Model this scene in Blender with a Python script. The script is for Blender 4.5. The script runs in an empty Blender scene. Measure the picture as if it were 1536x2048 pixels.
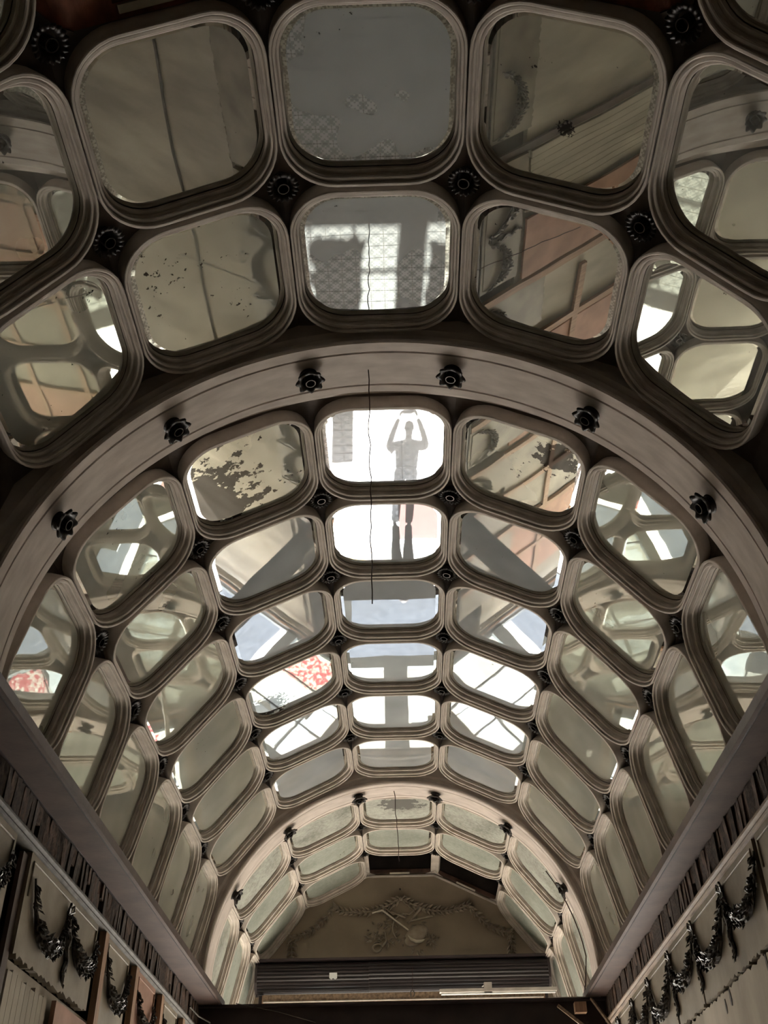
import bpy, math, random
from mathutils import Vector, Matrix, noise as mnoise
R = math.radians
SC = bpy.context.scene
COL = SC.collection
random.seed(7)

# ------------------------------------------------------------------ camera
CAM = Vector((0.0787, 0.0, 1.6))
PITCH, YAW, ROLL, FPX = R(37.3896), R(-0.86138), R(-0.97938), 2017.85
fw = Vector((math.sin(YAW)*math.cos(PITCH), math.cos(YAW)*math.cos(PITCH), math.sin(PITCH)))
rt = Vector((math.cos(YAW), -math.sin(YAW), 0)); up = rt.cross(fw)
r2 = math.cos(ROLL)*rt + math.sin(ROLL)*up
u2 = -math.sin(ROLL)*rt + math.cos(ROLL)*up
cd = bpy.data.cameras.new('camera'); cam = bpy.data.objects.new('camera', cd); COL.objects.link(cam)
cd.sensor_fit = 'VERTICAL'; cd.sensor_height = 36.0; cd.lens = FPX/2048*36.0
cd.clip_start = 0.05; cd.clip_end = 300
M = Matrix((r2, u2, -fw)).transposed().to_4x4(); M.translation = CAM
cam.matrix_world = M
SC.camera = cam

# ------------------------------------------------------------------ light
SC.view_settings.view_transform = 'Standard'; SC.view_settings.look = 'None'
SC.view_settings.gamma = 1.0; SC.view_settings.use_curve_mapping = False
SC.view_settings.exposure = 0.45
w = bpy.data.worlds.new('sky'); SC.world = w; w.use_nodes = True
nt = w.node_tree; bg = nt.nodes['Background']
sky = nt.nodes.new('ShaderNodeTexSky'); sky.sky_type = 'NISHITA'; sky.sun_disc = False
sky.sun_elevation = R(33); sky.sun_rotation = R(0); sky.altitude = 100
nt.links.new(sky.outputs[0], bg.inputs[0]); bg.inputs[1].default_value = 0.85
sd = bpy.data.lights.new('sun', 'SUN'); sd.energy = 85.0; sd.angle = R(0.6); sd.color = (1.0, 0.96, 0.91)
sun = bpy.data.objects.new('sun', sd); COL.objects.link(sun)
sun.rotation_euler = Vector((0.05, -math.cos(R(32)), -math.sin(R(32)))).to_track_quat('-Z', 'Y').to_euler()
sun.location = (0, 40, 25)
pd = bpy.data.lights.new('daylight_portal', 'AREA'); pd.shape = 'RECTANGLE'; pd.size = 4.2; pd.size_y = 4.5
pd.cycles.is_portal = True
po = bpy.data.objects.new('daylight_portal', pd); COL.objects.link(po)
po.location = (0, 15.95, 2.27); po.rotation_euler = (R(-90), 0, 0)
SC.cycles.max_bounces = 16; SC.cycles.diffuse_bounces = 6; SC.cycles.glossy_bounces = 10
SC.cycles.transparent_max_bounces = 12; SC.cycles.blur_glossy = 0.6
SC.cycles.use_denoising = True

# ------------------------------------------------------------------ materials
def newmat(name):
    m = bpy.data.materials.new(name); m.use_nodes = True
    t = m.node_tree; t.nodes.clear()
    out = t.nodes.new('ShaderNodeOutputMaterial')
    return m, t, out
def N(t, kind, **kw):
    n = t.nodes.new(kind)
    for k, v in kw.items():
        if k in n.inputs.keys(): n.inputs[k].default_value = v
        else: setattr(n, k, v)
    return n
def math_n(t, op, a, b=None, clamp=False):
    n = t.nodes.new('ShaderNodeMath'); n.operation = op; n.use_clamp = clamp
    for i, x in enumerate((a, b)):
        if x is None: continue
        if isinstance(x, (int, float)): n.inputs[i].default_value = x
        else: t.links.new(x, n.inputs[i])
    return n.outputs[0]
def ramp(t, src, a, b):
    n = t.nodes.new('ShaderNodeMapRange'); n.clamp = True
    t.links.new(src, n.inputs[0]); n.inputs[1].default_value = a; n.inputs[2].default_value = b
    return n.outputs[0]
def mixc(t, fac, a, b):
    n = t.nodes.new('ShaderNodeMix'); n.data_type = 'RGBA'
    if isinstance(fac, (int, float)): n.inputs[0].default_value = fac
    else: t.links.new(fac, n.inputs[0])
    for i, c in ((6, a), (7, b)):
        if isinstance(c, tuple): n.inputs[i].default_value = (*c, 1)
        else: t.links.new(c, n.inputs[i])
    return n.outputs[2]
def srgb(r, g, b):
    f = lambda c: (c/255/12.92) if c/255 <= .04045 else ((c/255+.055)/1.055)**2.4
    return (f(r), f(g), f(b))
def solid(name, c1, c2=None, scale=4.0, rough=0.75, bump=0.0, bscale=40.0, metal=0.0, stretch=(1,1,1), spec=0.3, coord='Object', detail=5.0):
    """Principled material, two tones mixed by noise, optional fine relief."""
    m, t, out = newmat(name)
    p = N(t, 'ShaderNodeBsdfPrincipled'); p.inputs['Roughness'].default_value = rough
    p.inputs['Metallic'].default_value = metal; p.inputs['Specular IOR Level'].default_value = spec
    tc = N(t, 'ShaderNodeTexCoord'); mp = N(t, 'ShaderNodeMapping'); mp.inputs['Scale'].default_value = stretch
    t.links.new(tc.outputs[coord], mp.inputs[0])
    ns = N(t, 'ShaderNodeTexNoise', Scale=scale, Detail=detail); t.links.new(mp.outputs[0], ns.inputs['Vector'])
    t.links.new(mixc(t, ramp(t, ns.outputs[0], .32, .68), c1, c2 or tuple(x*.6 for x in c1)), p.inputs['Base Color'])
    if bump:
        nb = N(t, 'ShaderNodeTexNoise', Scale=bscale, Detail=6.0); t.links.new(mp.outputs[0], nb.inputs['Vector'])
        b = N(t, 'ShaderNodeBump', Strength=bump, Distance=.01); t.links.new(nb.outputs[0], b.inputs['Height'])
        t.links.new(b.outputs[0], p.inputs['Normal'])
    t.links.new(p.outputs[0], out.inputs[0])
    return m
def mirror_mat(name, tint=(.80,.83,.77), dust=.36, dustcol=(.66,.66,.58), spots=.0, patch=None, frost=0.0, rough=.012, wave=.02, bare=(.012,.011,.010)):
    """Old silvering: reflective, a film of dust, black pits where the silver is gone."""
    m, t, out = newmat(name)
    tc = N(t, 'ShaderNodeTexCoord'); oi = N(t, 'ShaderNodeObjectInfo')
    off = N(t, 'ShaderNodeVectorMath', operation='ADD')
    cx = N(t, 'ShaderNodeCombineXYZ')
    t.links.new(math_n(t, 'MULTIPLY', oi.outputs['Random'], 37.0), cx.inputs[0])
    t.links.new(math_n(t, 'MULTIPLY', oi.outputs['Random'], 91.0), cx.inputs[2])
    t.links.new(tc.outputs['Object'], off.inputs[0]); t.links.new(cx.outputs[0], off.inputs[1])
    vec = off.outputs[0]
    g = N(t, 'ShaderNodeBsdfGlossy', Color=(*tint, 1), Roughness=rough)
    d = N(t, 'ShaderNodeBsdfDiffuse', Color=(*dustcol, 1))
    nw = N(t, 'ShaderNodeTexNoise', Scale=1.6, Detail=1.0); t.links.new(vec, nw.inputs['Vector'])
    b = N(t, 'ShaderNodeBump', Strength=wave, Distance=.05); t.links.new(nw.outputs[0], b.inputs['Height'])
    t.links.new(b.outputs[0], g.inputs['Normal'])
    nd = N(t, 'ShaderNodeTexNoise', Scale=1.8, Detail=2.5, Roughness=.5); t.links.new(vec, nd.inputs['Vector'])
    dfac = math_n(t, 'MULTIPLY', ramp(t, nd.outputs[0], .25, .75), dust*.5)
    dfac = math_n(t, 'ADD', dfac, dust*.75, True)
    if frost:
        nf = N(t, 'ShaderNodeTexNoise', Scale=24.0, Detail=10.0, Roughness=.7); t.links.new(vec, nf.inputs['Vector'])
        nf2 = N(t, 'ShaderNodeTexNoise', Scale=2.2, Detail=3.0); t.links.new(vec, nf2.inputs['Vector'])
        ff = math_n(t, 'MULTIPLY', ramp(t, math_n(t, 'ADD', nf.outputs[0], math_n(t, 'MULTIPLY', nf2.outputs[0], .8)), .65, 1.2), frost)
        dfac = math_n(t, 'ADD', dfac, ff, True)
    mx = N(t, 'ShaderNodeMixShader'); t.links.new(dfac, mx.inputs[0])
    t.links.new(g.outputs[0], mx.inputs[1]); t.links.new(d.outputs[0], mx.inputs[2])
    last = mx.outputs[0]
    # pits
    n1 = N(t, 'ShaderNodeTexNoise', Scale=26.0, Detail=4.0, Roughness=.6); t.links.new(vec, n1.inputs['Vector'])
    n2 = N(t, 'ShaderNodeTexNoise', Scale=2.6, Detail=1.0); t.links.new(vec, n2.inputs['Vector'])
    val = math_n(t, 'ADD', n1.outputs[0], math_n(t, 'MULTIPLY', n2.outputs[0], .55))
    mask = ramp(t, val, 1.035-spots, 1.045-spots)
    if patch:
        for (pu, pv, pr, k) in patch:
            dv = N(t, 'ShaderNodeVectorMath', operation='DISTANCE'); t.links.new(tc.outputs['Object'], dv.inputs[0])
            dv.inputs[1].default_value = (pu, pv, 0)
            q = math_n(t, 'SUBTRACT', 1.0, math_n(t, 'DIVIDE', dv.outputs['Value'], pr))
            n3 = N(t, 'ShaderNodeTexNoise', Scale=k, Detail=6.0, Roughness=.62); t.links.new(vec, n3.inputs['Vector'])
            pv_ = math_n(t, 'ADD', math_n(t, 'MULTIPLY', q, .45), n3.outputs[0])
            mask = math_n(t, 'MAXIMUM', mask, ramp(t, pv_, .62, .635))
    dk = N(t, 'ShaderNodeBsdfPrincipled', Roughness=.03, IOR=1.9); dk.inputs['Base Color'].default_value = (*bare, 1)
    mx2 = N(t, 'ShaderNodeMixShader'); t.links.new(mask, mx2.inputs[0])
    t.links.new(last, mx2.inputs[1]); t.links.new(dk.outputs[0], mx2.inputs[2])
    t.links.new(mx2.outputs[0], out.inputs[0])
    return m

MT = {}
MT['plaster'] = solid('vault_plaster', srgb(206,197,188), srgb(176,167,158), 6, .62, .12, 60)
MT['arch'] = solid('arch_plaster', srgb(206,195,187), srgb(182,171,163), 5, .6, .1, 50, stretch=(1,3,1))
MT['shell'] = solid('shaded_vault_ground', srgb(100,90,83), srgb(74,66,60), 7, .75, .15, 60)  # shade of the recesses between frames is darkened into this colour
MT['soot'] = solid('sooty_rosette', srgb(46,39,35), srgb(27,23,21), 14, .5, .2, 80, spec=.3)
MT['socket'] = solid('socket_metal', srgb(70,64,60), srgb(44,40,38), 20, .35, 0, metal=.7)
MT['mirror'] = mirror_mat('aged_mirror', spots=-.03)
MT['mirror_near'] = mirror_mat('near_mirror_dim_haze', tint=(.80,.83,.81), spots=-.03, dust=.20, dustcol=(.62,.62,.58))  # thinner dust film stands in for weaker light on the near bay
MT['mirror_blue'] = mirror_mat('dusty_mirror_blue_shade', tint=(.78,.83,.88), spots=-.02, dust=.30, dustcol=(.58,.64,.70))  # dust and tint also carry the blue of the floor's shade
MT['mirror_spots'] = mirror_mat('aged_mirror_pitted', spots=.045, dust=.34)
MT['mirror_clean'] = mirror_mat('aged_mirror_bluish', tint=(.84,.88,.90), spots=-.05, dust=.38, dustcol=(.66,.70,.73))
MT['mirror_flake'] = mirror_mat('flaked_mirror', spots=.03, patch=[(-.44,.16,.62,9)], dust=.3)
MT['mirror_corner'] = mirror_mat('corner_flaked_mirror', spots=.02, patch=[(.26,-.22,.20,16)], dust=.3)
MT['mirror_rings'] = mirror_mat('ring_worn_mirror', spots=-.03, patch=[(.02,.12,.055,60)], dust=.2)
MT['mirror_bits'] = mirror_mat('speckled_mirror', spots=.03, patch=[(-.30,.22,.26,26)], dust=.3, dustcol=(.66,.70,.73))
MT['mirror_frost'] = mirror_mat('frosted_mirror', tint=(.70,.74,.68), dust=.45, frost=.75, dustcol=(.38,.39,.35), spots=-.02)
MT['mirror_haze'] = mirror_mat('hazy_mirror', tint=(.74,.78,.72), dust=.6, frost=.4, dustcol=(.31,.33,.29), spots=-.04)
MT['mirror_patchy'] = mirror_mat('patchy_mirror', tint=(.70,.74,.68), dust=.5, frost=.6, dustcol=(.40,.41,.37), patch=[(.05,-.14,.34,12)], bare=(.17,.17,.16))
MT['bevel'] = mirror_mat('mirror_bevel', tint=(.92,.93,.90), dust=.05, spots=-.1, wave=.05)
MT['steel'] = solid('red_lead_steel', srgb(86,68,62), srgb(62,48,44), 5, .5, .12, 30, spec=.45)
MT['darksteel'] = solid('dark_steel', srgb(56,46,46), srgb(40,33,34), 5, .45, .1, 40, spec=.4)
MT['brick'] = solid('dark_brick', srgb(104,84,72), srgb(54,43,38), 18, .9, .8, 45)
MT['brick_b'] = solid('sooty_brick', srgb(78,64,56), srgb(40,33,29), 22, .9, .8, 45)
MT['wallback'] = solid('rubble_wall', srgb(58,49,43), srgb(30,25,22), 8, .95, .7, 25)
MT['wallplaster'] = solid('aged_wall_plaster', srgb(150,140,124), srgb(112,103,90), 3.2, .55, .15, 30, spec=.4)
MT['limewash'] = solid('limewashed_wall', srgb(186,178,164), srgb(148,140,127), 2.6, .85, .45, 18, stretch=(1,1,.35))
MT['pinkboard'] = solid('pinkish_board', srgb(176,138,120), srgb(146,112,96), 3, .7, .2, 25)
MT['batten'] = solid('pine_batten', srgb(168,136,112), srgb(134,104,84), 6, .65, .2, 40, stretch=(6,6,.5))
MT['palewood'] = solid('pale_rail_wood', srgb(150,128,106), srgb(96,80,66), 9, .6, .35, 40, stretch=(3,.4,3))
MT['redwood'] = solid('red_brown_lath', srgb(132,80,60), srgb(92,54,40), 7, .7, .3, 40, stretch=(1,1,4))
MT['timber'] = solid('attic_timber', srgb(96,72,62), srgb(60,46,40), 7, .8, .3, 30)
MT['attic'] = solid('attic_shade', srgb(40,34,32), srgb(26,22,20), 4, .95)  # near-black, so the gloom above the openings sits in the colour
MT['garland'] = solid('blackened_garland', srgb(72,63,53), srgb(30,26,22), 26, .42, .3, 60, spec=.45)
MT['tymp'] = solid('brown_plaster', srgb(142,130,113), srgb(126,114,98), 2.2, .6, .08, 40)
MT['relief'] = solid('brown_relief_plaster', srgb(158,146,129), srgb(130,118,103), 10, .38, .1, 50, spec=.6)
MT['pale'] = solid('pale_chipped_plaster', srgb(214,206,190), srgb(188,180,164), 9, .6)
MT['shutter'] = solid('dark_shutter', srgb(52,45,46), srgb(36,32,34), 6, .4, 0, spec=.45, stretch=(.3,3,3))
MT['sticker'] = solid('white_sticker', srgb(235,238,238), srgb(222,226,226), 9, .5)
MT['pipe'] = solid('grey_pipe', srgb(90,86,79), srgb(58,54,50), 10, .6, .2, 40, spec=.2)
MT['cable'] = solid('dark_cable', srgb(70,44,40), srgb(46,30,28), 20, .6)
MT['lampwhite'] = solid('white_fitting', srgb(206,200,192), srgb(176,170,162), 8, .45)
MT['asphalt'] = solid('grey_asphalt', srgb(60,63,67), srgb(50,53,57), 6, 1.0, .2, 60, spec=0.0)
MT['paving'] = solid('street_paving', srgb(228,220,206), srgb(206,198,184), .8, .85, .2, 20)
MT['facade'] = solid('street_facade', srgb(190,150,128), srgb(214,196,170), .35, .85)
MT['frame_grey'] = solid('grey_painted_frame', srgb(128,134,138), srgb(108,114,118), 3, .5)

def glass_mat():
    m, t, out = newmat('sun_dimming_pane')
    tr = N(t, 'ShaderNodeBsdfTransparent', Color=(.37,.38,.37,1)); g = N(t, 'ShaderNodeBsdfGlossy', Color=(.9,.9,.9,1), Roughness=.02)  # tint darkened to dim the sun falling on the floor
    fr = N(t, 'ShaderNodeFresnel', IOR=1.45); mx = N(t, 'ShaderNodeMixShader')
    t.links.new(fr.outputs[0], mx.inputs[0]); t.links.new(tr.outputs[0], mx.inputs[1]); t.links.new(g.outputs[0], mx.inputs[2])
    t.links.new(mx.outputs[0], out.inputs[0]); return m
MT['pane'] = glass_mat()
def tile_mat():
    m, t, out = newmat('patterned_cement_tile')
    tc = N(t, 'ShaderNodeTexCoord'); p = N(t, 'ShaderNodeBsdfPrincipled', Roughness=.38)
    sp = N(t, 'ShaderNodeSeparateXYZ'); t.links.new(tc.outputs['Object'], sp.inputs[0])
    k = 2*math.pi/.2
    def wv(s, f, ph=0.0): return math_n(t, 'SINE', math_n(t, 'ADD', math_n(t, 'MULTIPLY', s, k*f), ph))
    a = math_n(t, 'MULTIPLY', wv(sp.outputs[0], 1, 1.57), wv(sp.outputs[1], 1, 1.57))
    b = math_n(t, 'MULTIPLY', wv(sp.outputs[0], 3, 1.57), wv(sp.outputs[1], 3, 1.57))
    c = math_n(t, 'ADD', a, math_n(t, 'MULTIPLY', b, .8))
    t.links.new(mixc(t, ramp(t, c, -.1, .1), srgb(186,181,170), srgb(140,137,128)), p.inputs['Base Color'])
    t.links.new(p.outputs[0], out.inputs[0]); return m
MT['tile'] = tile_mat()

# ------------------------------------------------------------------ mesh helpers
class MB:
    def __init__(s): s.v = []; s.f = []
    def add(s, v, f):
        o = len(s.v); s.v += [tuple(x) for x in v]; s.f += [tuple(i+o for i in q) for q in f]; return s
    def box(s, x0, x1, y0, y1, z0, z1, mat=None, jit=0.0):
        v = [Vector((x, y, z)) for z in (z0, z1) for y in (y0, y1) for x in (x0, x1)]
        if jit: v = [p + Vector((random.uniform(-jit, jit) for _ in range(3))) for p in v]
        if mat: v = [mat @ p for p in v]
        return s.add(v, [(0,2,3,1),(4,5,7,6),(0,1,5,4),(2,6,7,3),(0,4,6,2),(1,3,7,5)])
    def bar(s, a, b, w, h, upv=(0,0,1)):
        a = Vector(a); b = Vector(b); d = (b-a); L = d.length; d.normalize()
        x = d.cross(Vector(upv)); 
        if x.length < 1e-4: x = d.cross(Vector((1,0,0)))
        x.normalize(); z = x.cross(d)
        m = Matrix((x, d, z)).transposed().to_4x4(); m.translation = a
        return s.box(-w/2, w/2, 0, L, -h/2, h/2, m)
    def tube(s, pts, r, seg=8, cap=True):
        pts = [Vector(p) for p in pts]; n = len(pts); rr = r if isinstance(r, (list, tuple)) else [r]*n
        vs = []; fs = []; prev = None
        for i, p in enumerate(pts):
            d = (pts[min(i+1, n-1)] - pts[max(i-1, 0)]).normalized()
            ref = prev if prev is not None else (Vector((0,0,1)) if abs(d.z) < .9 else Vector((1,0,0)))
            x = (ref - d*ref.dot(d))
            if x.length < 1e-5: x = d.orthogonal()
            x.normalize(); prev = x; y = d.cross(x)
            for k in range(seg):
                a = 2*math.pi*k/seg; vs.append(p + (x*math.cos(a) + y*math.sin(a))*rr[i])
        for i in range(n-1):
            for k in range(seg):
                k2 = (k+1) % seg; fs.append((i*seg+k, i*seg+k2, (i+1)*seg+k2, (i+1)*seg+k))
        if cap: fs.append(tuple(range(seg))[::-1]); fs.append(tuple((n-1)*seg+k for k in range(seg)))
        return s.add(vs, fs)
    def prism(s, poly, axis_vec, mat=None):
        """poly: list of 3D points (planar), extruded by axis_vec."""
        n = len(poly); a = Vector(axis_vec); p = [Vector(q) for q in poly]
        v = p + [q + a for q in p]
        if mat: v = [mat @ q for q in v]
        return s.add(v, [tuple(range(n))[::-1], tuple(range(n, 2*n))] + [(i, (i+1) % n, n+(i+1) % n, n+i) for i in range(n)])
    def ell(s, c, rx, ry, rz, mat=None, nu=10, nv=6):
        c = Vector(c); vs = []; fs = []
        for j in range(nv+1):
            th = math.pi*j/nv
            for i in range(nu):
                ph = 2*math.pi*i/nu
                q = Vector((rx*math.sin(th)*math.cos(ph), ry*math.sin(th)*math.sin(ph), rz*math.cos(th)))
                vs.append(c + (mat @ q if mat else q))
        for j in range(nv):
            for i in range(nu):
                k = (i+1) % nu; fs.append((j*nu+i, (j+1)*nu+i, (j+1)*nu+k, j*nu+k))
        return s.add(vs, fs)
    def leaf(s, base, d, nrm, L, wd, lift=.25):
        """a pointed, folded leaf with thickness from its fold: base point, direction, outward normal"""
        base = Vector(base); d = Vector(d).normalized(); nrm = Vector(nrm).normalized(); sd = d.cross(nrm).normalized()
        m1 = base + d*L*.45 + nrm*L*lift; tip = base + d*L + nrm*L*lift*.5
        a = base + d*L*.4 + sd*wd/2; b = base + d*L*.4 - sd*wd/2
        bk = base + d*L*.45 - nrm*.004
        return s.add([base, a, tip, b, m1, bk], [(0,1,4),(1,2,4),(2,3,4),(3,0,4),(0,5,1),(1,5,2),(2,5,3),(3,5,0)])
    def mesh(s, name, mat, smooth=None):
        me = bpy.data.meshes.new(name); me.from_pydata(s.v, [], s.f); me.update()
        me.materials.append(MT[mat] if isinstance(mat, str) else mat)
        if smooth is not None:
            for p in me.polygons: p.use_smooth = True
            me.set_sharp_from_angle(angle=R(smooth))
        return me
    def build(s, name, mat, parent=None, smooth=None):
        return link(name, s.mesh(name, mat, smooth), parent)
def link(name, data, parent=None):
    o = bpy.data.objects.new(name, data); COL.objects.link(o)
    if parent: o.parent = parent
    return o
def empty(name, loc=(0,0,0), rot=(0,0,0)):
    o = bpy.data.objects.new(name, None); COL.objects.link(o); o.location = loc; o.rotation_euler = rot
    o.empty_display_size = .1; return o
def tag(o, label=None, cat=None, group=None, kind=None):
    if label: o['label'] = label
    if cat: o['category'] = cat
    if group: o['group'] = group
    if kind: o['kind'] = kind
    return o

# ------------------------------------------------------------------ vault geometry
ZC = 4.26                      # springing height, centre of the half 14-gon
DA = math.pi/7                 # facet step
RG = 2.27                      # glass apothem
RS = RG + .012                 # ground shell apothem
PITCHY = 1.083
ARCH = [(4.45, 4.92), (11.62, 12.09)]
ROWS = {}                      # (bay, n) -> y start
for i in range(3): ROWS[('A', i)] = 4.45 - PITCHY*(i+1)     # A0 nearest the front arch
for i in range(6): ROWS[('B', i)] = 5.12 + PITCHY*i
for i in range(3): ROWS[('C', i)] = 12.26 + PITCHY*i
YEND = 12.26 + PITCHY*3
VOID = {('A', 2, -1), ('A', 2, 1), ('C', 2, 0), ('C', 2, 1)}
TH = math.tan(DA/2)
def rad(k, r, y):              # point at facet-centre angle k*DA, radius r
    a = k*DA; return Vector((r*math.sin(a), y, ZC + r*math.cos(a)))

# ---- ceiling: ground shell with thickness, open where panels are missing
sh = MB()
ys = [-6.0] + [ROWS[('A', i)] for i in (2, 1, 0)] + [4.45, 5.12] + [5.12+PITCHY*i for i in range(1, 7)] + [12.26] + [12.26+PITCHY*i for i in range(1, 4)]
def cell_of(y0):
    for k, v in ROWS.items():
        if abs(v-y0) < 1e-6: return k
for yi in range(len(ys)-1):
    y0, y1 = ys[yi], ys[yi+1]; c = cell_of(y0)
    for k in range(-3, 4):
        if c and (c[0], c[1], k) in VOID: continue
        for (ra, flip) in ((RS, 0), (RS+.05, 1)):
            pass
        a, b = (k-.5), (k+.5); ci = 1/math.cos(DA/2)
        i0, i1 = rad(a, RS*ci, y0), rad(b, RS*ci, y0); i2, i3 = rad(b, RS*ci, y1), rad(a, RS*ci, y1)
        o0, o1 = rad(a, (RS+.05)*ci, y0), rad(b, (RS+.05)*ci, y0); o2, o3 = rad(b, (RS+.05)*ci, y1), rad(a, (RS+.05)*ci, y1)
        sh.add([i0, i1, i2, i3, o0, o1, o2, o3], [(0,1,2,3),(4,7,6,5),(0,4,5,1),(2,6,7,3),(1,5,6,2),(0,3,7,4)])
ceiling = tag(sh.build('ceiling', 'shell'), 'polygonal barrel vault carrying the mirror panels', kind='structure')

# ---- arches
def arch_profile(y0, y1):
    # (y, r)
    return [(y0, 2.36), (y0+.01, 2.235), (y0+.045, 2.215), (y0+.06, 2.185), (y0+.045, 2.155), (y0+.006, 2.140), (y0+.002, 2.122), (y0+.012, 2.112), (y0+.085, 2.112), (y0+.092, 2.118),
            (y0+.094, 2.130), (y0+.104, 2.130), (y0+.106, 2.116), (y1-.085, 2.116), (y1-.083, 2.132), (y1-.070, 2.132), (y1-.068, 2.118), (y1-.012, 2.118),
            (y1, 2.128), (y1, 2.20), (y1+.03, 2.245), (y1+.10, 2.258), (y1+.165, 2.272), (y1+.165, 2.36)]
def arch_mesh(y0, y1, nm):
    pr = arch_profile(y0, y1); n = len(pr); b = MB(); sec = []
    S = 84
    for i in range(-1, S+2):
        if i < 0: f = lambda r: (-r, ZC-.26)
        elif i > S: f = lambda r: (r, ZC-.26)
        else:
            a = -math.pi/2 + math.pi*i/S
            f = lambda r, a=a: (r*math.sin(a), ZC + r*math.cos(a))
        sec.append([(f(r)[0], y, f(r)[1]) for (y, r) in pr])
    v = [p for s_ in sec for p in s_]; fs = []
    for i in range(len(sec)-1):
        for j in range(n):
            j2 = (j+1) % n; fs.append((i*n+j, (i+1)*n+j, (i+1)*n+j2, i*n+j2))
    fs.append(tuple(range(n))); fs.append(tuple((len(sec)-1)*n+j for j in range(n))[::-1])
    b.add(v, fs); return tag(b.build(nm, 'arch', smooth=25), kind='structure')
a1 = arch_mesh(*ARCH[0], 'trim_1'); a1['label'] = 'broad round plaster arch rib with six dark rosettes, front one'
a2 = arch_mesh(*ARCH[1], 'trim_2'); a2['label'] = 'pale round plaster arch rib before the tympanum bay'

# ---- mirror panel meshes
HU, HV, RC = .452, .455, .25
def rrect(hu, hv, r, n=9, bow=.006):
    pts = []
    for (sx, sy, a0) in ((1,1,0),(-1,1,90),(-1,-1,180),(1,-1,270)):
        for i in range(n+1):
            a = R(a0 + 90*i/n); pts.append((sx*(hu-r) + r*math.cos(a), sy*(hv-r) + r*math.sin(a)))
    return pts
PROF = [(.004,-.002),(.008,.006),(.009,.016),(.006,.024),(-.002,.029),(-.003,.033),(.000,.036),(.007,.036),(.0105,.033),(.014,.030),(.019,.036),(.021,.046),(.019,.056),(.013,.063),(.012,.068),(.015,.073),(.023,.073),(.027,.069),(.030,.064),(.033,.070),(.033,.077),(.0295,.082),(.029,.086),(.032,.090),(.039,.090),(.042,.086),(.0435,.062),(.045,.056),(.046,-.012)]
def frame_mesh():
    b = MB(); n = None; vs = []
    for (d, h) in PROF:
        p = rrect(HU+d, HV+d*1.75, RC+d); n = len(p); vs += [(x, y, -h) for x, y in p]
    fs = []
    for j in range(len(PROF)-1):
        for i in range(n):
            k = (i+1) % n; fs.append((j*n+i, (j+1)*n+i, (j+1)*n+k, j*n+k))
    b.add(vs, fs); return b.mesh('mirror_frame', 'plaster', 28)
BW = .036
def glass_mesh(mat):
    p = rrect(HU-BW, HV-BW, RC-BW*.8); b = MB()
    n = len(p); q = [(x, y, 0) for x, y in p]
    b.add(q + [(x, y, .004) for x, y in p], [tuple(range(n))[::-1], tuple(range(n, 2*n))] + [(i, (i+1) % n, n+(i+1) % n, n+i) for i in range(n)])
    return b.mesh('mirror_glass', mat)
def bevel_mesh():
    a = rrect(HU-BW, HV-BW, RC-BW*.8); c = rrect(HU, HV, RC); n = len(a); b = MB()
    b.add([(x, y, 0) for x, y in a] + [(x, y, .0024) for x, y in c] + [(x, y, .010) for x, y in c] + [(x, y, .010) for x, y in a],
          [(i+j*n, i+(j+1)*n, (i+1) % n+(j+1)*n, (i+1) % n+j*n) for j in range(3) for i in range(n)])
    return b.mesh('mirror_bevel', 'bevel')
FRAME = frame_mesh(); BEVEL = bevel_mesh(); GL = {}
def glass_of(m):
    if m not in GL: GL[m] = glass_mesh(m)
    return GL[m]
SIDE = {-1: 'battened wall', 1: 'swag wall'}
ORD = ['first', 'second', 'third', 'fourth', 'fifth', 'sixth']
ROWTXT = {('A',0): 'last row before front arch', ('A',1): 'second row before front arch', ('A',2): 'third row before front arch'}
for i in range(6): ROWTXT[('B', i)] = ORD[i] + ' row behind front arch'
for i in range(3): ROWTXT[('C', i)] = ORD[i] + ' row behind rear arch'
SPECIAL = {('B',0,-1): ('mirror_flake', 'blackened flaking'), ('B',0,1): ('mirror_corner', 'corner-flaked'), ('A',1,1): ('mirror_rings', 'ring-scarred'),
           ('B',3,-1): ('mirror_bits', 'speckled'), ('C',0,0): ('mirror_patchy', 'patchy frosted'), ('A',0,-2): ('mirror_spots', 'pitted'),
           ('A',0,-1): ('mirror_spots', 'pitted'), ('B',0,-2): ('mirror_spots', 'pitted')}
for (bay, n), y0 in ROWS.items():
    for k in range(-3, 4):
        if (bay, n, k) in VOID: continue
        if bay == 'A' and n == 2 and abs(k) < 2: continue
        if bay == 'A' and abs(k) == 3: continue
        e = empty('mirror_panel', rad(k, RG, y0+PITCHY/2), (0, k*DA, 0))
        link('frame', FRAME, e)
        sp = SPECIAL.get((bay, n, k))
        if sp: mn, adj = sp
        elif bay == 'C': mn, adj = ('mirror_frost' if n == 0 else 'mirror_haze'), ('frosted' if n == 0 else 'hazy')
        else: mn, adj = ('mirror_blue' if bay == 'A' and k == 0 else 'mirror_near' if bay == 'A' else 'mirror_clean' if abs(k) <= 1 else 'mirror'), 'clear'
        g = link('glass', glass_of(mn), e); link('bevel', BEVEL, g)
        if k == 0: where = 'on the crown facet'
        else: where = ORD[abs(k)-1] + ' facet from crown towards ' + SIDE[1 if k > 0 else -1]
        tag(e, f'{adj} mirror panel, {where}, {ROWTXT[(bay, n)]}', 'mirror', 'mirror panels of the vault')

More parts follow.
